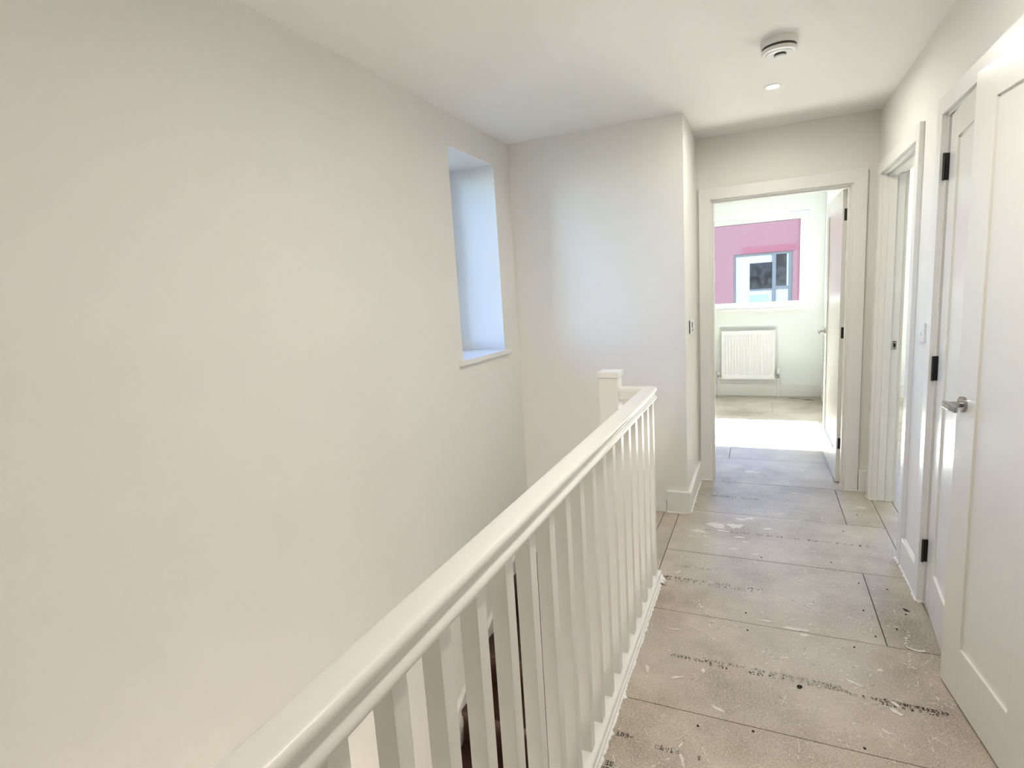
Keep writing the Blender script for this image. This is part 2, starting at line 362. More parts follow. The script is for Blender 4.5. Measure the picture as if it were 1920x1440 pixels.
# ------------------------------------------------------------------ balustrade
bal = tag(empty('balustrade', (-0.482, 2.58, 0)), 'white painted landing balustrade with square balusters and moulded handrail', 'balustrade')
BO = Vector((-0.482, 2.58, 0))
def bpart(name, bm, mat, parent=None, **k):
    o = obj(name, bm, mat, parent or bal, **k); o.location = -BO if parent is None else (0, 0, 0); return o
def sweep(bm, prof, path):
    """prof: (offset to the right, z); path: plan points"""
    rows_ = []
    n = len(path)
    for i, p in enumerate(path):
        p = Vector(p)
        d0 = (p - Vector(path[i - 1])).normalized() if i else None; d1 = (Vector(path[i + 1]) - p).normalized() if i < n - 1 else None
        nr = lambda d: Vector((d.y, -d.x))
        if d0 is None: o_ = nr(d1)
        elif d1 is None: o_ = nr(d0)
        else:
            s = nr(d0) + nr(d1); o_ = s / (s.dot(nr(d0)))
        rows_.append([bm.verts.new((p.x + o_.x * a, p.y + o_.y * a, z)) for a, z in prof])
    for r0, r1 in zip(rows_, rows_[1:]):
        for k in range(len(prof)): bm.faces.new((r0[k], r0[(k + 1) % len(prof)], r1[(k + 1) % len(prof)], r1[k]))
    bm.faces.new(rows_[0]); bm.faces.new(rows_[-1][::-1])
half = [(0.012, .9650), (0.020, .9642), (0.0255, .9622), (0.0292, .9588), (0.0312, .9540), (0.0312, .9490), (0.0298, .9445), (0.0270, .9405), (0.0242, .9370), (0.0228, .9325), (0.0228, .9275), (0.0242, .9235), (0.0275, .9205), (0.0302, .9170), (0.0312, .9125), (0.0305, .9085), (0.0285, .9050), (0.0240, .9035), (0.0240, .8995)]
prof = half + [(-a, z) for a, z in half[::-1]]
RY = 2.585
bm = bmesh.new(); sweep(bm, prof, [(-0.482, -0.38), (-0.482, RY), (-0.617, RY)]); bpart('handrail', bm, M_RAIL, smooth=True)
bprof = [(0.0375, 0.0), (0.0375, 0.0125), (0.0350, 0.0150), (0.0325, 0.0152), (0.0312, 0.0170), (0.0312, 0.0290), (0.0285, 0.0330), (0.0255, 0.0340), (-0.034, 0.0340), (-0.038, 0.030), (-0.038, 0.0)]
bm = bmesh.new(); sweep(bm, bprof, [(-0.482, -0.38), (-0.482, 2.64), (-0.617, 2.64)][:2]); bpart('base_rail', bm, M_RAIL, smooth=True)
bm = bmesh.new(); box(bm, -0.617, -0.52, 2.548, 2.64, 0, 0.034); bpart('base_rail', bm, M_RAIL, bevel=0.003)
bm = bmesh.new(); box(bm, -0.0215, 0.0160, 0, 0.036, 0.033, 0.902)
b0 = bpart('baluster', bm, M_RAIL, bevel=0.0012)
for k in range(23):
    o = b0 if k == 0 else b0.copy()
    if k: COL.objects.link(o); o.parent = bal
    o.location = Vector((-0.482, 2.579 - 0.1262 * k, 0)) - BO
def newel(x0, y0, zb):
    bm = bmesh.new(); box(bm, x0, x0 + 0.088, y0, y0 + 0.088, zb, 1.008); p = bpart('newel_post', bm, M_RAIL, bevel=0.002)
    bm = bmesh.new(); box(bm, x0 - 0.004, x0 + 0.092, y0 - 0.004, y0 + 0.092, 1.004, 1.014); box(bm, x0 - 0.0085, x0 + 0.0965, y0 - 0.0085, y0 + 0.0965, 1.014, 1.042)
    bpart('newel_cap', bm, M_RAIL, parent=p, bevel=0.009, segs=3)
newel(-0.705, 2.54, -0.95); newel(-0.526, -0.46, -0.02)
bm = bmesh.new(); box(bm, -0.533, -0.520, -0.38, 2.6, -0.26, 0.02); bpart('apron_board', bm, M_TRIM)
s_ = bead('sealant_bead', bal, [(-0.4445, 0.9, 0), (-0.4445, 2.64, 0)], (1, 0, 0), 0.008, 0.006, 0.008); s_.location = -BO
s_ = bead('sealant_bead', bal, [(-0.4445, 2.64, 0), (-0.52, 2.64, 0)], (0, 1, 0), 0.01, 0.008, 0.01); s_.location = -BO
s_ = bead('sealant_bead', bal, [(-0.443, 2.56, 0), (-0.443, 2.63, 0)], (1, 0, 0), 0.016, 0.016, 0.01); s_.location = -BO

# ------------------------------------------------------------------ skirting boards
def skirting(name, path, side_out, h=0.14, t=0.018, label='', seal=True):
    """path in plan; the board bulges to the right of the path"""
    bm = bmesh.new(); sweep(bm, [(0, 0.001), (t, 0.001), (t, h - 0.004), (t - 0.004, h), (0, h)], path)
    o = tag(obj(name, bm, M_TRIM), label, 'skirting board', kind='structure')
    if seal:
        for a, b_ in zip(path, path[1:]):
            d = (Vector(b_) - Vector(a)).normalized(); n = Vector((d.y, -d.x))
            p = Vector(a) + n * t; q = Vector(b_) + n * t
            bead('sealant_bead', o, [(p.x, p.y, 0), (q.x, q.y, 0)], (n.x, n.y, 0), 0.007, 0.006)
    return o
skirting('baseboard_corridor_left', [(XP, YB - 0.002), (XP, YF), (-0.552, YF)][::-1], None, label='white skirting wrapping the outside corner beside the bedroom doorway')
skirting('baseboard_right', [(XR, 3.094), (XR, 2.816)], None, label='short white skirting under the light switch')
skirting('baseboard_right_near', [(XR, 1.58), (XR, YBACK)], None, label='white skirting on the right wall nearest the viewer', seal=False)
skirting('baseboard_corridor_end', [(0.5835, YB), (XR, YB)], None, label='small white skirting offcut in the corridor end corner')
skirting('baseboard_bedroom_back', [(BX0, YW), (BX1, YW)], None, h=0.152, label='white skirting below the radiator', seal=False)
skirting('baseboard_bedroom_right', [(BX1, YW - 0.018), (BX1, YB2 + 0.02)], None, h=0.152, label='white skirting behind the open bedroom door', seal=False)
skirting('baseboard_right_room', [(XR2, YW), (CX1, YW)], None, h=0.152, label='white skirting seen through the right doorway', seal=False)

# ------------------------------------------------------------------ door surrounds
T_A = 0.020
def surround_y(name, x0, x1, z, yf, yb, label, aw=0.075, seal=True):
    """frame of an opening in a wall across y: lining faces at x0, x1, head at z"""
    r = tag(empty(name, ((x0 + x1) / 2, yf, 0)), label, 'door frame', kind='structure'); O = Vector((-(x0 + x1) / 2, -yf, 0))
    def p(n, *bx, bevel=0.0015):
        o = B(n, M_TRIM, r, *bx, bevel=bevel); o.location = O; return o
    q = 0.010   # quirk
    for (ya, ybb) in ((yf - T_A, yf), (yb, yb + T_A)):
        p('architrave_leg', (x0 - q - aw + 0.002, x0 - q, ya, ybb, 0.001, z + q + aw)); p('architrave_leg', (x1 + q, x1 + q + aw - 0.002, ya, ybb, 0.001, z + q + aw))
        p('architrave_head', (x0 - q, x1 + q, ya, ybb, z + q, z + q + aw))
    p('lining', (x0 - 0.029, x0, yf - 0.001, yb + 0.001, 0.001, z)); p('lining', (x1, x1 + 0.029, yf - 0.001, yb + 0.001, 0.001, z)); p('lining', (x0 - 0.029, x1 + 0.029, yf - 0.001, yb + 0.001, z, z + 0.028))
    ys0, ys1 = yf + 0.02, yf + 0.062
    p('door_stop', (x0, x0 + 0.013, ys0, ys1, 0.001, z)); p('door_stop', (x1 - 0.013, x1, ys0, ys1, 0.001, z)); p('door_stop', (x0 + 0.013, x1 - 0.013, ys0, ys1, z - 0.013, z))
    if seal:
        for a, b_ in ((x0 - q - aw, x0), (x1, x1 + q + aw)):
            s = bead('sealant_bead', r, [(a, yf - T_A, 0), (b_, yf - T_A, 0)], (0, -1, 0), 0.008, 0.007, 0.009); s.location = O
    return r
surround_y('trim_1', -0.326, 0.496, 1.972, YB, YB2, 'white door frame and architrave around the bedroom doorway at the corridor end')
def surround_x(name, y0, y1, z, xf, xb, label, aw=0.066, stop=True, both=True, seal=True):
    r = tag(empty(name, (xf, (y0 + y1) / 2, 0)), label, 'door frame', kind='structure'); O = Vector((-xf, -(y0 + y1) / 2, 0))
    def p(n, *bx, bevel=0.0015):
        o = B(n, M_TRIM, r, *bx, bevel=bevel); o.location = O; return o
    q = 0.010
    for xa, xbb in ((xf - T_A, xf), (xb, xb + T_A))[:2 if both else 1]:
        p('architrave_leg', (xa, xbb, y0 - q - aw + 0.002, y0 - q, 0.001, z + q + aw)); p('architrave_leg', (xa, xbb, y1 + q, y1 + q + aw - 0.002, 0.001, z + q + aw))
        p('architrave_head', (xa, xbb, y0 - q, y1 + q, z + q, z + q + aw))
    p('lining', (xf - 0.001, xb + 0.001, y0 - 0.026, y0, 0.001, z)); p('lining', (xf - 0.001, xb + 0.001, y1, y1 + 0.026, 0.001, z)); p('lining', (xf - 0.001, xb + 0.001, y0 - 0.026, y1 + 0.026, z, z + 0.028))
    if stop:
        p('door_stop', (xf + 0.045, xf + 0.085, y0, y0 + 0.013, 0.001, z)); p('door_stop', (xf + 0.028, xf + 0.066, y1 - 0.013, y1, 0.001, z)); p('door_stop', (xf + 0.028, xf + 0.066, y0 + 0.013, y1 - 0.013, z - 0.013, z))
    if seal:
        for a, b_ in ((y0 - q - aw, y0), (y1, y1 + q + aw)):
            s = bead('sealant_bead', r, [(xf - T_A, a, 0), (xf - T_A, b_, 0)], (-1, 0, 0), 0.007, 0.007, 0.009); s.location = O
        s = bead('sealant_bead', r, [(xf - T_A, y1 + 0.004, 0), (xb, y1 + 0.004, 0)], (0, -1, 0), 0.012, 0.008, 0.009); s.location = O
    return r, O
fr2, O2 = surround_x('trim_2', 3.178, 4.014, 1.985, XR, XR2, 'white door frame of the open doorway on the right wall')
sk = B('strike_plate', M_CHROME, fr2, (0.713, 0.735, 4.0115, 4.014, 0.958, 1.012), bevel=0.001); sk.location = O2
k_ = B('latch_hole', M_HOLE, sk, (0.7185, 0.7295, 4.0110, 4.0116, 0.974, 0.998))
for zz in (0.966, 1.005):
    bm = bmesh.new(); tube(bm, (0.724, 4.0116, zz), (0.724, 4.0108, zz), 0.0035, seg=10); obj('screw', bm, M_DARK, sk)
fr3, O3 = surround_x('trim_3', 1.655, 2.745, 1.992, XR, XR2, 'white door frame around the paired cupboard doors', stop=False, both=False)
for z0 in (1.757, 0.975, 0.19):
    bm = bmesh.new(); box(bm, 0.6285, 0.6465, 2.7425, 2.7455, z0, z0 + 0.1)
    hp = obj('hinge', bm, M_BLACK, fr3, bevel=0.0008); hp.location = O3
    bm = bmesh.new(); tube(bm, (0.6285, 2.739, z0), (0.6285, 2.739, z0 + 0.1), 0.0052, seg=12); obj('hinge_knuckle', bm, M_BLACK, hp)

# ------------------------------------------------------------------ doors
def lever(parent, x, s, z, dirx, y_face, out, length=0.115):
    """rose + neck + lever, local door coordinates; out = +1/-1 along local y"""
    h = empty('handle', (x, y_face, z), parent=parent)
    bm = bmesh.new(); lathe(bm, [(0.0255, 0.0), (0.0255, out * 0.008), (0.0235, out * 0.010), (0.012, out * 0.0105)], (0, 0, 0), 'y', 28); obj('rose', bm, M_CHROME, h, smooth=True)
    bm = bmesh.new(); tube(bm, (0, out * 0.008, 0), (0, out * 0.052, 0), 0.0095, seg=16); obj('neck', bm, M_CHROME, h, smooth=True)
    bm = bmesh.new(); L = length
    a = [(-0.011 * dirx, 0.040), (-0.011 * dirx, 0.056), (L * 0.5 * dirx, 0.0585), (L * dirx, 0.056), (L * dirx, 0.047), (L * 0.5 * dirx, 0.0455)]
    prism(bm, [(u, v * out) for u, v in a], 'z', -0.010, 0.010); obj('lever', bm, M_CHROME, h, bevel=0.0025)
    return h
def door(name, hinge, d, W, Ht, T, s, label, stile=0.125, top=0.1, bot=0.187, rec=0.008, cat='door'):
    r = tag(empty(name, (hinge[0], hinge[1], 0.008), math.atan2(d[1], d[0])), label, cat, kind='structure')
    def p(n, x0, x1, y0, y1, z0, z1, m=M_DOOR, bevel=0.0012): return B(n, m, r, (x0, x1, min(y0 * s, y1 * s), max(y0 * s, y1 * s), z0, z1), bevel=bevel)
    p('stile', 0, stile, 0, T, 0, Ht); p('stile', W - stile, W, 0, T, 0, Ht)
    p('rail', stile, W - stile, 0, T, Ht - top, Ht); p('rail', stile, W - stile, 0, T, 0, bot)
    bm = bmesh.new(); box(bm, stile, W - stile, min(rec * s, (T - rec) * s), max(rec * s, (T - rec) * s), bot, Ht - top); obj('panel', bm, M_DOOR, r)
    return r
d1 = door('door_1', (0.643, 2.7275), (-0.0767, -0.997), 0.512, 1.980, 0.035, 1, 'far leaf of the white paired cupboard doors with black hinges')
d2 = door('door_2', (0.6363, 1.6713), (-0.1129, 0.9936), 0.540, 1.980, 0.035, -1, 'near leaf of the white paired cupboard doors standing ajar with lever handle')
lever(d2, 0.540 - 0.050, -1, 0.985, -1, 0.0, 1, 0.085)
d3 = door('door_3', (0.4635, 4.300), (-0.014, 0.9999), 0.832, 1.962, 0.040, -1, 'white bedroom door standing open against the side wall', stile=0.11, top=0.11, bot=0.2)
lever(d3, 0.832 - 0.055, -1, 0.985, -1, 0.0, 1); lever(d3, 0.832 - 0.055, -1, 0.985, -1, -0.040, -1)
for z0 in (1.762, 0.998, 0.238):
    bm = bmesh.new(); box(bm, -0.0022, 0.0005, -0.030, -0.0095, z0, z0 + 0.075); hg = obj('hinge', bm, M_BLACK, d3, bevel=0.0005)
    bm = bmesh.new(); tube(bm, (-0.004, -0.034, z0), (-0.004, -0.034, z0 + 0.075), 0.0045, seg=10); obj('hinge_knuckle', bm, M_BLACK, hg)

# ------------------------------------------------------------------ windows
def window_y(name, x0, x1, z0, z1, y, label, mull=None, sill=None):
    r = tag(empty(name, ((x0 + x1) / 2, y, z0)), label, 'window', kind='structure'); O = -Vector(((x0 + x1) / 2, y, z0))
    def p(n, m, *bx, bevel=0.003, par=None):
        o = B(n, m, par or r, *bx, bevel=bevel); o.location = O if par is None else (0, 0, 0); return o
    f = 0.074
    p('frame_bar', M_UPVC, (x0, x0 + f, y, y + 0.07, z0, z1)); p('frame_bar', M_UPVC, (x1 - f, x1, y, y + 0.07, z0, z1))
    p('frame_bar', M_UPVC, (x0 + f, x1 - f, y + 0.001, y + 0.069, z0, z0 + f)); p('frame_bar', M_UPVC, (x0 + f, x1 - f, y + 0.001, y + 0.069, z1 - f, z1))
    if mull: p('mullion', M_UPVC, (mull - 0.04, mull + 0.04, y + 0.001, y + 0.069, z0 + f, z1 - f))
    e = 0.004
    p('gasket', M_DARK, (x0 + f, x1 - f, y + 0.014, y + 0.03, z1 - f - e, z1 - f + 0.001), bevel=0); p('gasket', M_DARK, (x1 - f - e * 0.6, x1 - f + 0.001, y + 0.014, y + 0.03, z0 + f, z1 - f), bevel=0)
    g = p('pane', M_GLASS, (x0 + f - 0.003, x1 - f + 0.003, y + 0.030, y + 0.034, z0 + f - 0.003, z1 - f + 0.003), bevel=0)
    if sill: p('sill', M_TRIM, (x0 - 0.08, x1 + 0.07, YW - 0.03, YW, z0 - 0.031, z0 - 0.001), (x0 - 0.009, x1 + 0.009, YW - 0.002, y + 0.06, z0 - 0.031, z0 - 0.001), bevel=0.002)
    return r
window_y('window_1', -0.81, 0.468, 1.082, 2.192, 7.61, 'white framed bedroom window looking onto the pink house', sill=True)
window_y('window_2', 1.56, 3.32, 1.082, 2.192, 7.61, 'white framed window of the room off the corridor', sill=True)
# narrow stairwell window
r = tag(empty('window_3', (-1.80, 2.99, 1.08)), 'tall narrow white framed stairwell window in its deep reveal', 'window', kind='structure'); O = Vector((1.80, -2.99, -1.08))
xw0, xw1, f = -1.905, -1.845, 0.06
for bx in ((xw0, xw1, 2.712, 2.712 + f, 1.08, 2.222), (xw0, xw1, 3.268 - f, 3.268, 1.08, 2.222), (xw0, xw1, 2.712 + f, 3.268 - f, 1.08, 1.08 + f), (xw0, xw1, 2.712 + f, 3.268 - f, 2.222 - f, 2.222)):
    o = B('frame_bar', M_UPVC, r, bx, bevel=0.003); o.location = O
o = B('pane', M_GLASS, r, (-1.88, -1.876, 2.712 + f - .003, 3.268 - f + .003, 1.08 + f - .003, 2.222 - f + .003)); o.location = O
o = B('sill', M_TRIM, r, (XL - 0.33, XL + 0.001, 2.7125, 3.2675, 1.080, 1.084), (XL - 0.002, XL + 0.028, 2.66, 3.325, 1.058, 1.085), bevel=0.004); o.location = O

# ------------------------------------------------------------------ radiator
rad = tag(empty('radiator', (-0.17, 7.49, 0)), 'white panel radiator under the bedroom window with valves at both ends', 'radiator'); RO = Vector((0.17, -7.49, 0))
def rp(n, bm, m, par=None, **k):
    o = obj(n, bm, m, par or rad, **k)
    if par is None: o.location = RO
    return o
x0, x1, z0, z1, yf_ = -0.475, 0.132, 0.222, 0.826, 7.455
bm = bmesh.new(); nr = 17; m_ = 0.022; pitch = (x1 - x0 - 2 * m_) / nr
prof_x = [(x0, 0.0), (x0 + m_, 0.0)]
for k in range(nr):
    a = x0 + m_ + k * pitch; prof_x += [(a + pitch * 0.12, 0.0), (a + pitch * 0.3, 0.010), (a + pitch * 0.7, 0.010), (a + pitch * 0.88, 0.0)]
prof_x += [(x1 - m_, 0.0), (x1, 0.0)]
zs_ = [(z0, 0), (z0 + 0.045, 0), (z0 + 0.065, 1), (z1 - 0.065, 1), (z1 - 0.045, 0), (z1, 0)]
grid = [[bm.verts.new((x, yf_ + d * w, z)) for x, d in prof_x] for z, w in zs_]
for r0, r1 in zip(grid, grid[1:]):
    for k in range(len(prof_x) - 1): bm.faces.new((r0[k], r0[k + 1], r1[k + 1], r1[k]))
rp('front_panel', bm, M_RAD)
bm = bmesh.new(); box(bm, x0 + 0.004, x1 - 0.004, yf_ + 0.0105, yf_ + 0.016, z0 + 0.004, z1 - 0.004); rp('back_plate', bm, M_RAD)
for xs in ((x0 - 0.001, x0 + 0.002), (x1 - 0.002, x1 + 0.001)):
    bm = bmesh.new(); box(bm, xs[0], xs[1], yf_ + 0.001, yf_ + 0.058, z0 + 0.01, z1 + 0.004); rp('side_cover', bm, M_RAD)
bm = bmesh.new()
for k in range(24):
    a = x0 + 0.006 + k * (x1 - x0 - 0.012) / 24; box(bm, a, a + 0.014, yf_ + 0.003, yf_ + 0.056, z1 - 0.002, z1 + 0.002)
rp('top_grille', bm, M_RAD)
bm = bmesh.new(); tube(bm, (0.132, 7.49, 0.255), (0.162, 7.49, 0.255), 0.011); tube(bm, (0.172, 7.49, 0.235), (0.172, 7.49, 0.285), 0.015); vr = rp('valve', bm, M_CHROME)
bm = bmesh.new(); lathe(bm, [(0.016, 0), (0.019, 0.01), (0.019, 0.065), (0.015, 0.078)], (0.172, 7.49, 0.286), seg=20); rp('thermostatic_head', bm, M_PLAST, vr, smooth=True)
bm = bmesh.new(); tube(bm, (0.172, 7.49, 0.0), (0.172, 7.49, 0.235), 0.0095); rp('pipe', bm, M_RAD, smooth=True)
bm = bmesh.new(); tube(bm, (-0.475, 7.49, 0.255), (-0.505, 7.49, 0.255), 0.010); tube(bm, (-0.512, 7.49, 0.24), (-0.512, 7.49, 0.27), 0.013); vl = rp('valve', bm, M_CHROME)
bm = bmesh.new(); lathe(bm, [(0.012, 0), (0.014, 0.006), (0.013, 0.035)], (-0.512, 7.49, 0.271), seg=16); rp('valve_cap', bm, M_PLAST, vl, smooth=True)
bm = bmesh.new(); tube(bm, (-0.512, 7.49, 0.0), (-0.512, 7.49, 0.24), 0.0095); rp('pipe', bm, M_RAD, smooth=True)
for xb in (-0.36, 0.02):
    bm = bmesh.new(); box(bm, xb - 0.015, xb + 0.015, yf_ + 0.015, YW - 0.001, 0.3, 0.76); rp('bracket', bm, M_RAD)

# ------------------------------------------------------------------ ceiling fittings
sa = tag(empty('smoke_alarm', (0.052, 2.752, H)), 'round white smoke alarm on the ceiling above the landing', 'smoke alarm')
bm = bmesh.new(); lathe(bm, [(0.071, 0.0), (0.072, -0.004), (0.0715, -0.024), (0.069, -0.027)], (0, 0, 0), seg=48); obj('base', bm, M_PLAST, sa, smooth=True)
bm = bmesh.new(); lathe(bm, [(0.0655, -0.027), (0.0655, -0.0395)], (0, 0, 0), seg=48); obj('vent_gap', bm, M_DARK, sa, smooth=True)
bm = bmesh.new(); lathe(bm, [(0.0675, -0.0365), (0.069, -0.0395), (0.068, -0.046), (0.064, -0.050), (0.052, -0.051), (0.050, -0.0495)], (0, 0, 0), seg=48); obj('cover', bm, M_PLAST, sa, smooth=True)
bm = bmesh.new(); lathe(bm, [(0.050, -0.049), (0.048, -0.0535), (0.040, -0.0555), (0.0, -0.056)][:3], (0, 0, 0), seg=48); fc = obj('face_plate', bm, M_PLAST, sa, smooth=True)
bm = bmesh.new(); lathe(bm, [(0.023, -0.0545), (0.023, -0.062)], (0.004, -0.006, 0), seg=32); obj('sensor_slot', bm, M_DARK, sa, smooth=True)
bm = bmesh.new(); lathe(bm, [(0.0225, -0.0615), (0.0235, -0.064), (0.021, -0.068), (0.012, -0.069)], (0.004, -0.006, 0), seg=32); obj('test_button', bm, M_PLAST, sa, smooth=True)
def downlight(x, y, label, dim=1.0):
    d = tag(empty('downlight', (x, y, H)), label, 'downlight', 'recessed ceiling downlights')
    bm = bmesh.new(); lathe(bm, [(0.029, -0.001), (0.031, -0.004), (0.040, -0.004), (0.043, -0.001), (0.043, 0.0005), (0.029, 0.0005)], (0, 0, 0), seg=40, cap=False); obj('trim_ring', bm, M_PLAST, d, smooth=True)
    bm = bmesh.new(); lathe(bm, [(0.0295, -0.0012), (0.0295, -0.0002)], (0, 0, 0), seg=32); obj('lens', bm, M_LENS, d)
    ld = bpy.data.lights.new('downlight_lamp', 'AREA'); ld.shape = 'DISK'; ld.size = 0.055; ld.energy = DOWNLIGHT_W * dim; ld.spread = math.radians(174); ld.color = (1.0, 0.93, 0.84)
    lo = bpy.data.objects.new('downlight_lamp', ld); COL.objects.link(lo); lo.parent = d; lo.location = (0, 0, -0.006)
downlight(0.035, 3.345, 'small lit round downlight in the ceiling beyond the smoke alarm', 0.5)
downlight(0.0, 1.42, 'unseen lit downlight added over the near corridor to even the light')  # added lamp out of view, evens out the corridor light
downlight(-0.45, -0.9, 'unseen lit downlight added behind the viewer as fill light', 0.45)  # added lamp out of view, lifts the faces turned to the camera
fill_ = tag(empty('stairwell_fill_lamp', (XL + 0.0005, 0.9, -1.75)), 'unseen opal globe added low down in the stairwell as fill light', 'fill lamp')  # added globe out of view, lifts the stairwell ceiling and left wall
bm = bmesh.new(); lathe(bm, [(0.06, 0.0), (0.058, 0.015), (0.02, 0.022)], (0, 0, 0), 'x', 32); obj('backplate', bm, M_PLAST, fill_, smooth=True)  # backplate of the added fill lamp
bm = bmesh.new(); tube(bm, (0.02, 0, 0), (0.12, 0, 0), 0.012); obj('fill_lamp_arm', bm, M_PLAST, fill_)
bm = bmesh.new(); bmesh.ops.create_uvsphere(bm, u_segments=32, v_segments=16, radius=0.15); bmesh.ops.translate(bm, verts=bm.verts[:], vec=(0.26, 0, 0)); obj('fill_lamp_globe', bm, lit('fill_globe', (1.0, 0.93, 0.82), FILL_LAMP_W / (4 * math.pi ** 2 * 0.15 ** 2)), fill_, smooth=True)

# ------------------------------------------------------------------ wall fittings
sw = tag(empty('light_switch', (XR, 2.953, 1.154)), 'white light switch between the right doorway and the cupboard', 'light switch')
B('face_plate', M_PLAST, sw, (-0.009, -0.0003, -0.043, 0.043, -0.043, 0.043), bevel=0.002)
bm = bmesh.new(); prism(bm, [(-0.0085, -0.014), (-0.0135, -0.012), (-0.0095, 0.014), (-0.0085, 0.014)], 'y', -0.009, 0.009); obj('rocker', bm, M_PLAST, sw)
th = tag(empty('heating_control', (XP, 3.775, 1.158)), 'small white heating control on the wall beside the bedroom doorway', 'thermostat')
B('backplate', M_PLAST, th, (0.0003, 0.010, -0.09, 0.09, -0.046, 0.046), bevel=0.002)
B('display', M_DARK, th, (0.0098, 0.0106, -0.035, 0.012, -0.008, 0.026)); B('button', M_DARK, th, (0.0098, 0.0112, -0.032, -0.015, -0.032, -0.02)); B('button', M_DARK, th, (0.0098, 0.0112, 0.02, 0.036, -0.032, -0.015))
B('slot', M_DARK, th, (-0.0, 0.006, -0.0908, -0.0898, -0.04, 0.04))

# ------------------------------------------------------------------ marks on the boards
DIG = {'0': '111101101101111', '1': '010110010010111', '2': '111001111100111', '3': '111001111001111', '5': '111100111001111', '8': '111101111101111', '9': '111101111001111', '-': '000000111000000', 'C': '111100100100111', 'E': '111100110100111', 'P': '111101111100100'}
def print_line(key, x, y, text, ch, n=0, mat=M_INK, slope=0.0, seed=0, gap=0.25, fade=0.0):
    """worn dot-matrix print; text gives legible marks, n gives a run of worn unreadable ones"""
    rnd = random.Random(seed); bm = bmesh.new(); cw = ch * 0.62; px = cw / 3.6; py = ch / 5.4
    seq = list(text) if text else [None] * n; cx = x
    for i, c in enumerate(seq):
        if c == ' ' or (c is None and rnd.random() < gap): cx += cw * 1.15; continue
        pat = DIG.get(c) if c else ''.join(rnd.choice('0111') for _ in range(15))
        wear = (0.04 if text else 0.3) + fade * i / max(1, len(seq))
        for k, bit in enumerate(pat):
            if bit == '1' and rnd.random() > wear:
                a, b_ = cx + (k % 3) * px + rnd.uniform(-1, 1) * px * 0.15, y + (4 - k // 3) * py + (cx - x) * slope
                q = [bm.verts.new((a, b_, 0.0008)), bm.verts.new((a + px * 1.12, b_, 0.0008)), bm.verts.new((a + px * 1.12, b_ + py * 1.1, 0.0008)), bm.verts.new((a, b_ + py * 1.1, 0.0008))]
                bm.faces.new(q)
        cx += cw * 1.15
    return obj('printed_mark', bm, mat, boards[key])
print_line('-1', -0.425, 1.572, '103-', 0.020, seed=1)
print_line('-1', -0.30, 1.560, '', 0.022, 9, M_INKF, -0.02, seed=2, gap=0.3)
print_line('-1', -0.430, 1.448, '98', 0.020, seed=3); print_line('-1', -0.437, 1.424, '02', 0.019, seed=4); print_line('-1', -0.381, 1.432, '82', 0.020, seed=5)
print_line('0', -0.322, 2.032, '', 0.018, 12, M_INK, 0.0, seed=6, gap=0.2)
print_line('0', -0.20, 2.044, '', 0.018, 36, M_INKF, -0.01, seed=7, gap=0.25)
print_line('0', -0.19, 2.018, '', 0.019, 22, M_INK, 0.012, seed=8, gap=0.25, fade=0.4)
print_line('0', 0.10, 2.022, '', 0.018, 14, M_INKF, 0.0, seed=9, gap=0.2)
print_line('0', 0.28, 2.012, '', 0.017, 20, M_INKF, 0.0, seed=10, gap=0.25)
print_line('0', 0.38, 2.018, '', 0.018, 14, M_INK, -0.06, seed=11, gap=0.15); print_line('0', 0.37, 1.998, '', 0.016, 14, M_INK, -0.03, seed=12, gap=0.2)
print_line('1a', -0.445, 2.640, '', 0.020, 32, M_INK, 0.0, seed=13, gap=0.2, fade=0.45); print_line('1a', -0.445, 2.616, '', 0.020, 32, M_INKF, 0.0, seed=14, gap=0.25)
print_line('1a', -0.415, 2.772, '', 0.015, 20, M_INKF, 0.0, seed=15, gap=0.3)
print_line('2', -0.30, 3.262, '', 0.024, 48, M_INKF, 0.0, seed=16, gap=0.25)
print_line('3a', -0.39, 3.832, '', 0.026, 20, M_INKF, 0.0, seed=17, gap=0.2)
def splash(key, x, y, rx, ry, rot=0.0, n=34, rough=0.36, name='plaster_splash', mat=None, seed=0, z=0.0006):
    rnd = random.Random(seed); bm = bmesh.new(); ph = [rnd.uniform(0, 6.28) for _ in range(4)]
    top, botv = [], []
    for k in range(n):
        t = 2 * math.pi * k / n; rr = 1 + rough * (math.sin(2 * t + ph[0]) + 0.7 * math.sin(3 * t + ph[1]) + 0.5 * math.sin(5 * t + ph[2])) * 0.6 + rnd.uniform(-1, 1) * rough * 0.35
        u, v = rx * rr * math.cos(t), ry * rr * math.sin(t); a, b_ = u * math.cos(rot) - v * math.sin(rot), u * math.sin(rot) + v * math.cos(rot)
        top.append(bm.verts.new((x + a * 0.94, y + b_ * 0.94, z + 0.0008))); botv.append(bm.verts.new((x + a, y + b_, z)))
    bm.faces.new(top)
    for k in range(n): bm.faces.new((botv[k], botv[(k + 1) % n], top[(k + 1) % n], top[k]))
    return obj(name, bm, mat or M_SPLASH, boards[key])
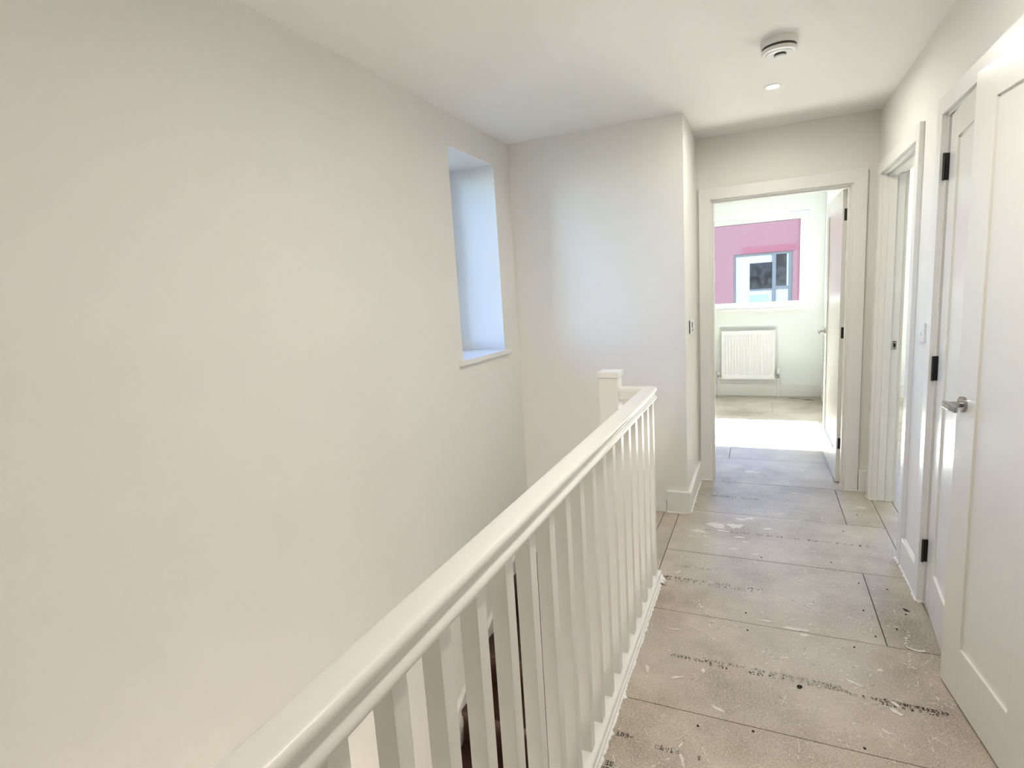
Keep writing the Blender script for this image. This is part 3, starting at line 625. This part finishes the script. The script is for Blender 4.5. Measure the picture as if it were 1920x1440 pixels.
sp_list = [('2', -0.245, 3.345, .042, .045, .2), ('2', -0.145, 3.365, .036, .038, .5), ('2', -0.115, 3.475, .040, .016, .15), ('2', -0.065, 3.502, .024, .018, .1), ('2', -0.336, 3.235, .035, .022, .1), ('2', -0.205, 3.275, .03, .014, 0), ('2', -0.115, 3.21, .035, .010, -.1),
           ('2', -0.37, 3.155, .014, .01, 0), ('2', -0.29, 3.17, .022, .008, 0), ('2', 0.035, 3.37, .022, .014, 0), ('2', -0.08, 3.155, .02, .008, 0), ('2', -0.14, 3.05, .024, .009, .1), ('2', -0.03, 3.02, .02, .007, 0), ('2', -0.28, 3.06, .016, .006, 0),
           ('1a', 0.128, 2.368, .052, .010, -.03), ('0', 0.16, 2.334, .016, .010, 0), ('1a', 0.02, 2.392, .028, .006, -.1), ('1a', -0.38, 2.71, .007, .020, -.3), ('1a', -0.24, 2.42, .012, .005, 0),
           ('0', -0.33, 2.215, .026, .004, .15), ('0', -0.195, 1.985, .006, .016, 0), ('0', -0.28, 1.915, .022, .006, .6), ('0', -0.39, 1.93, .007, .02, .4), ('0', 0.30, 2.085, .026, .006, -.4), ('0', 0.41, 2.015, .014, .007, -.6), ('0', 0.405, 1.975, .018, .009, -.5), ('0', 0.395, 2.19, .009, .010, 0), ('0', -0.13, 1.80, .02, .008, -.5), ('0', 0.36, 1.87, .02, .004, -.7),
           ('-1', -0.215, 1.545, .006, .022, .3), ('-1', -0.195, 1.505, .006, .014, .6), ('3a', -0.02, 3.60, .03, .008, 0), ('3a', 0.10, 3.62, .02, .008, 0), ('3a', 0.2, 4.02, .02, .008, 0), ('3b', 0.56, 3.85, .04, .01, -.2), ('b4' + '1', -0.07, 4.42, .05, .03, 0)]
for k in (('b40', 0) if False else ()): pass
for i, (key, x, y, rx, ry, ro) in enumerate(sp_list): splash(key, x, y, rx, ry, ro, seed=40 + i)
rs = random.Random(5)
for i in range(70):
    x, y = rs.uniform(-0.42, 0.6), rs.uniform(1.3, 4.1); k = int((y - J) // 0.6)
    key = {-1: '-1', 0: '0', 1: '1a' if x < 0.43 else '1b', 2: '2', 3: '3a' if x < 0.43 else '3b'}[k]
    if y > 3.5 and x < -0.4: continue
    splash(key, x, y, rs.uniform(.002, .006), rs.uniform(.002, .005), rs.uniform(0, 3), 9, 0.3, seed=200 + i)
for i in range(7):   # dotted trail of plaster by the cupboard
    splash('1b', 0.535 - 0.004 * i + rs.uniform(-.004, .004), 2.475 - 0.014 * i + rs.uniform(-.005, .005), rs.uniform(.002, .007), rs.uniform(.002, .006), rs.uniform(0, 3), 9, 0.45, seed=300 + i)
for i in range(7): splash('0', 0.512 - 0.004 * i + rs.uniform(-.005, .005), 2.33 - 0.016 * i + rs.uniform(-.006, .006), rs.uniform(.002, .008), rs.uniform(.002, .006), rs.uniform(0, 3), 9, 0.5, seed=320 + i)
splash('0', 0.126, 2.004, .0085, .012, -.3, 16, 0.08, 'knot_hole', M_HOLE, seed=1)
for key, x, y in (('1b', 0.523, 2.82), ('1b', 0.555, 2.62), ('1a', 0.415, 2.845), ('1a', 0.40, 2.60), ('1b', 0.50, 2.49), ('1a', 0.415, 2.41), ('1a', -0.06, 2.43), ('0', -0.185, 1.70), ('0', 0.29, 1.775), ('-1', -0.02, 1.735), ('2', 0.0, 2.99), ('2', 0.32, 3.03), ('3b', 0.52, 3.72), ('0', -0.05, 2.30), ('0', 0.33, 2.31), ('2', 0.42, 3.45)):
    splash(key, x, y, .004, .005, 0, 10, 0.1, 'screw_head', M_HOLE, seed=9)
splash('1b', 0.562, 2.655, .007, .014, .4, 14, 0.35, 'dark_chip', M_HOLE, seed=11)
# burnt smudge and debris by the bedroom skirting
for i, (x, y, rx, ry) in enumerate(((0.47, 7.34, .05, .02), (0.52, 7.31, .035, .012), (0.34, 7.40, .06, .012), (-0.3, 7.51, .12, .01))):
    splash('b91' if x > 0.46 else ('b90' if x < 0.46 else 'b91'), x, y, rx, ry, -.2, 18, 0.35, 'dark_smudge', M_SUB, seed=60 + i)
# pale scuffs and drag scratches: thin worn ribbons
M_SCR = ink('pale_scratch', 1.0); M_SCR.node_tree.nodes['Principled BSDF'].inputs['Base Color'].default_value = (0.80, 0.75, 0.66, 1)
rk = random.Random(21); lim = {'-1': (1.16, 1.75, -0.43, 0.6), '0': (1.76, 2.35, -0.43, 0.6), '1a': (2.36, 2.95, -0.42, 0.44), '1b': (2.36, 2.95, 0.45, 0.6), '2': (2.96, 3.55, -0.4, 0.6), '3a': (3.56, 4.15, -0.38, 0.44)}
for key, cnt in (('-1', 40), ('0', 90), ('1a', 45), ('1b', 12), ('2', 30), ('3a', 16)):
    ya, yb_, xa, xb_ = lim[key]; bm = bmesh.new()
    for _ in range(cnt):
        x = xa + (xb_ - xa) * (rk.random() ** (0.6 if key == '0' else 0.9)); y = rk.uniform(ya, yb_); a = rk.uniform(0, 6.28); cu = rk.uniform(-7, 7) * (rk.random() ** 2); ln = rk.uniform(0.03, 0.22); w = rk.uniform(0.0007, 0.0024); n = 12; prev = None
        for k in range(n + 1):
            ww = w * math.sin(math.pi * (0.08 + 0.84 * k / n)); px_, py_ = -math.sin(a) * ww, math.cos(a) * ww
            if not (xa < x < xb_ and ya < y < yb_): break
            cur = (bm.verts.new((x + px_, y + py_, 0.00045)), bm.verts.new((x - px_, y - py_, 0.00045)))
            if prev: bm.faces.new((prev[0], cur[0], cur[1], prev[1]))
            prev = cur; x += math.cos(a) * ln / n; y += math.sin(a) * ln / n; a += cu * ln / n
    obj('scratches', bm, M_SCR, boards[key])['kind'] = 'stuff'
# loose curled flake of plaster beside the cupboard
bm = bmesh.new(); seg = 10; A, Bv = [], []
for k in range(seg + 1):
    t = k / seg; z = 0.002 + 0.012 * (2 * t - 1) ** 2
    A.append(bm.verts.new((0.505 + 0.06 * t, 2.366 - 0.01 * t, z * 0.7))); Bv.append(bm.verts.new((0.507 + 0.057 * t, 2.357 - 0.012 * t + 0.004 * abs(2 * t - 1), z * 0.4)))
for k in range(seg): bm.faces.new((A[k], A[k + 1], Bv[k + 1], Bv[k]))
fl = obj('plaster_flake', bm, M_SPLASH); sm = fl.modifiers.new('thickness', 'SOLIDIFY'); sm.thickness = 0.0015
tag(fl, 'curled pale flake of plaster lying on the floor by the cupboard doors', 'debris')

# ------------------------------------------------------------------ outside
tag(B('ground_outside', M_GROUND, None, (-40, 40, 7.9, 45, -3.1, -2.9)), 'pale paving outside between the two houses', 'ground', kind='structure')
ph = tag(empty('pink_house', (0, 16, -2.9)), 'pink rendered house seen through the bedroom window', 'building'); PO = Vector((0, -16, 2.9))
def pp(n, m, par, *bx, bevel=0.0):
    o = B(n, m, par, *bx, bevel=bevel)
    if par is ph: o.location = PO
    return o
wx0, wx1, wz0, wz1 = -0.715, 0.665, 0.35, 2.125
wallb = bmesh.new()
for bx in ((-9, wx0, 16, 16.3, -2.9, 4.2), (wx1, 9, 16, 16.3, -2.9, 4.2), (wx0, wx1, 16, 16.3, wz1, 4.2), (wx0, wx1, 16, 16.3, -2.9, wz0)): box(wallb, *bx)
o = obj('render_wall', wallb, M_PINK, ph); o.location = PO
pp('ghost_reflection_band', M_PINKD, ph, (-0.50, 0.74, 15.985, 16.0, wz1 + 0.01, 2.30)); pp('side_band', M_PINKD, ph, (0.80, 0.90, 15.985, 16.0, -0.2, 3.0))  # band over the window paints a ghost reflection of the glazing in deeper pink
pp('roof', M_GREYF, ph, (-9.2, 9.2, 15.8, 20, 4.2, 4.35))
wi = empty('window', (0, 0, 0), parent=ph); wi.location = PO
fb = 0.055; Y0, Y1 = 16.05, 16.12; mx_ = 0.245; tz = 1.22
for bx in ((wx0, wx0 + fb, Y0, Y1, wz0, wz1), (wx1 - fb * 1.6, wx1, Y0, Y1, wz0, wz1), (wx0 + fb, wx1 - fb * 1.6, Y0, Y1, wz1 - fb, wz1), (wx0 + fb, wx1 - fb * 1.6, Y0, Y1, wz0, wz0 + fb)): pp('frame_bar', M_GREYF, wi, bx)
pp('mullion', M_GREYF, wi, (mx_ - 0.045, mx_ + 0.045, Y0 - 0.005, Y1, wz0 + fb, wz1 - fb)); pp('transom', M_GREYF, wi, (mx_ + 0.045, wx1 - fb * 1.6, Y0, Y1, tz - 0.03, tz + 0.05))
pp('transom', M_GREYF, wi, (-0.33, mx_ - 0.045, Y0 + 0.02, Y1, tz - 0.045, tz))
pp('board', M_EXTW, wi, (wx0 + fb, -0.33, Y0 + 0.03, Y1, wz0 + fb, wz1 - fb)); pp('board', M_EXTW, wi, (-0.33, mx_ - 0.045, Y0 + 0.03, Y1, 1.885, wz1 - fb))
pp('board', M_EXTW, wi, (-0.33, mx_ - 0.045, Y0 + 0.03, Y1, 1.10, tz - 0.045)); pp('board', M_EXTC, wi, (-0.33, mx_ - 0.12, Y0 + 0.025, Y1, wz0 + fb, 1.09)); pp('board', M_EXTW, wi, (mx_ - 0.12, mx_ - 0.045, Y0 + 0.03, Y1, wz0 + fb, 1.10))
pp('board', M_EXTW, wi, (mx_ + 0.045, wx1 - fb * 1.6, Y0 + 0.03, Y1, wz0 + fb, tz - 0.03)); pp('board', M_EXTW, wi, (0.535, wx1 - fb * 1.6, Y0 + 0.03, Y1, tz + 0.05, wz1 - fb))
pp('pane', M_PANE, wi, (-0.33, mx_ - 0.045, Y0 + 0.04, Y0 + 0.05, tz, 1.885)); pp('pane', M_PANE, wi, (mx_ + 0.045, 0.535, Y0 + 0.04, Y0 + 0.05, tz + 0.05, wz1 - fb))
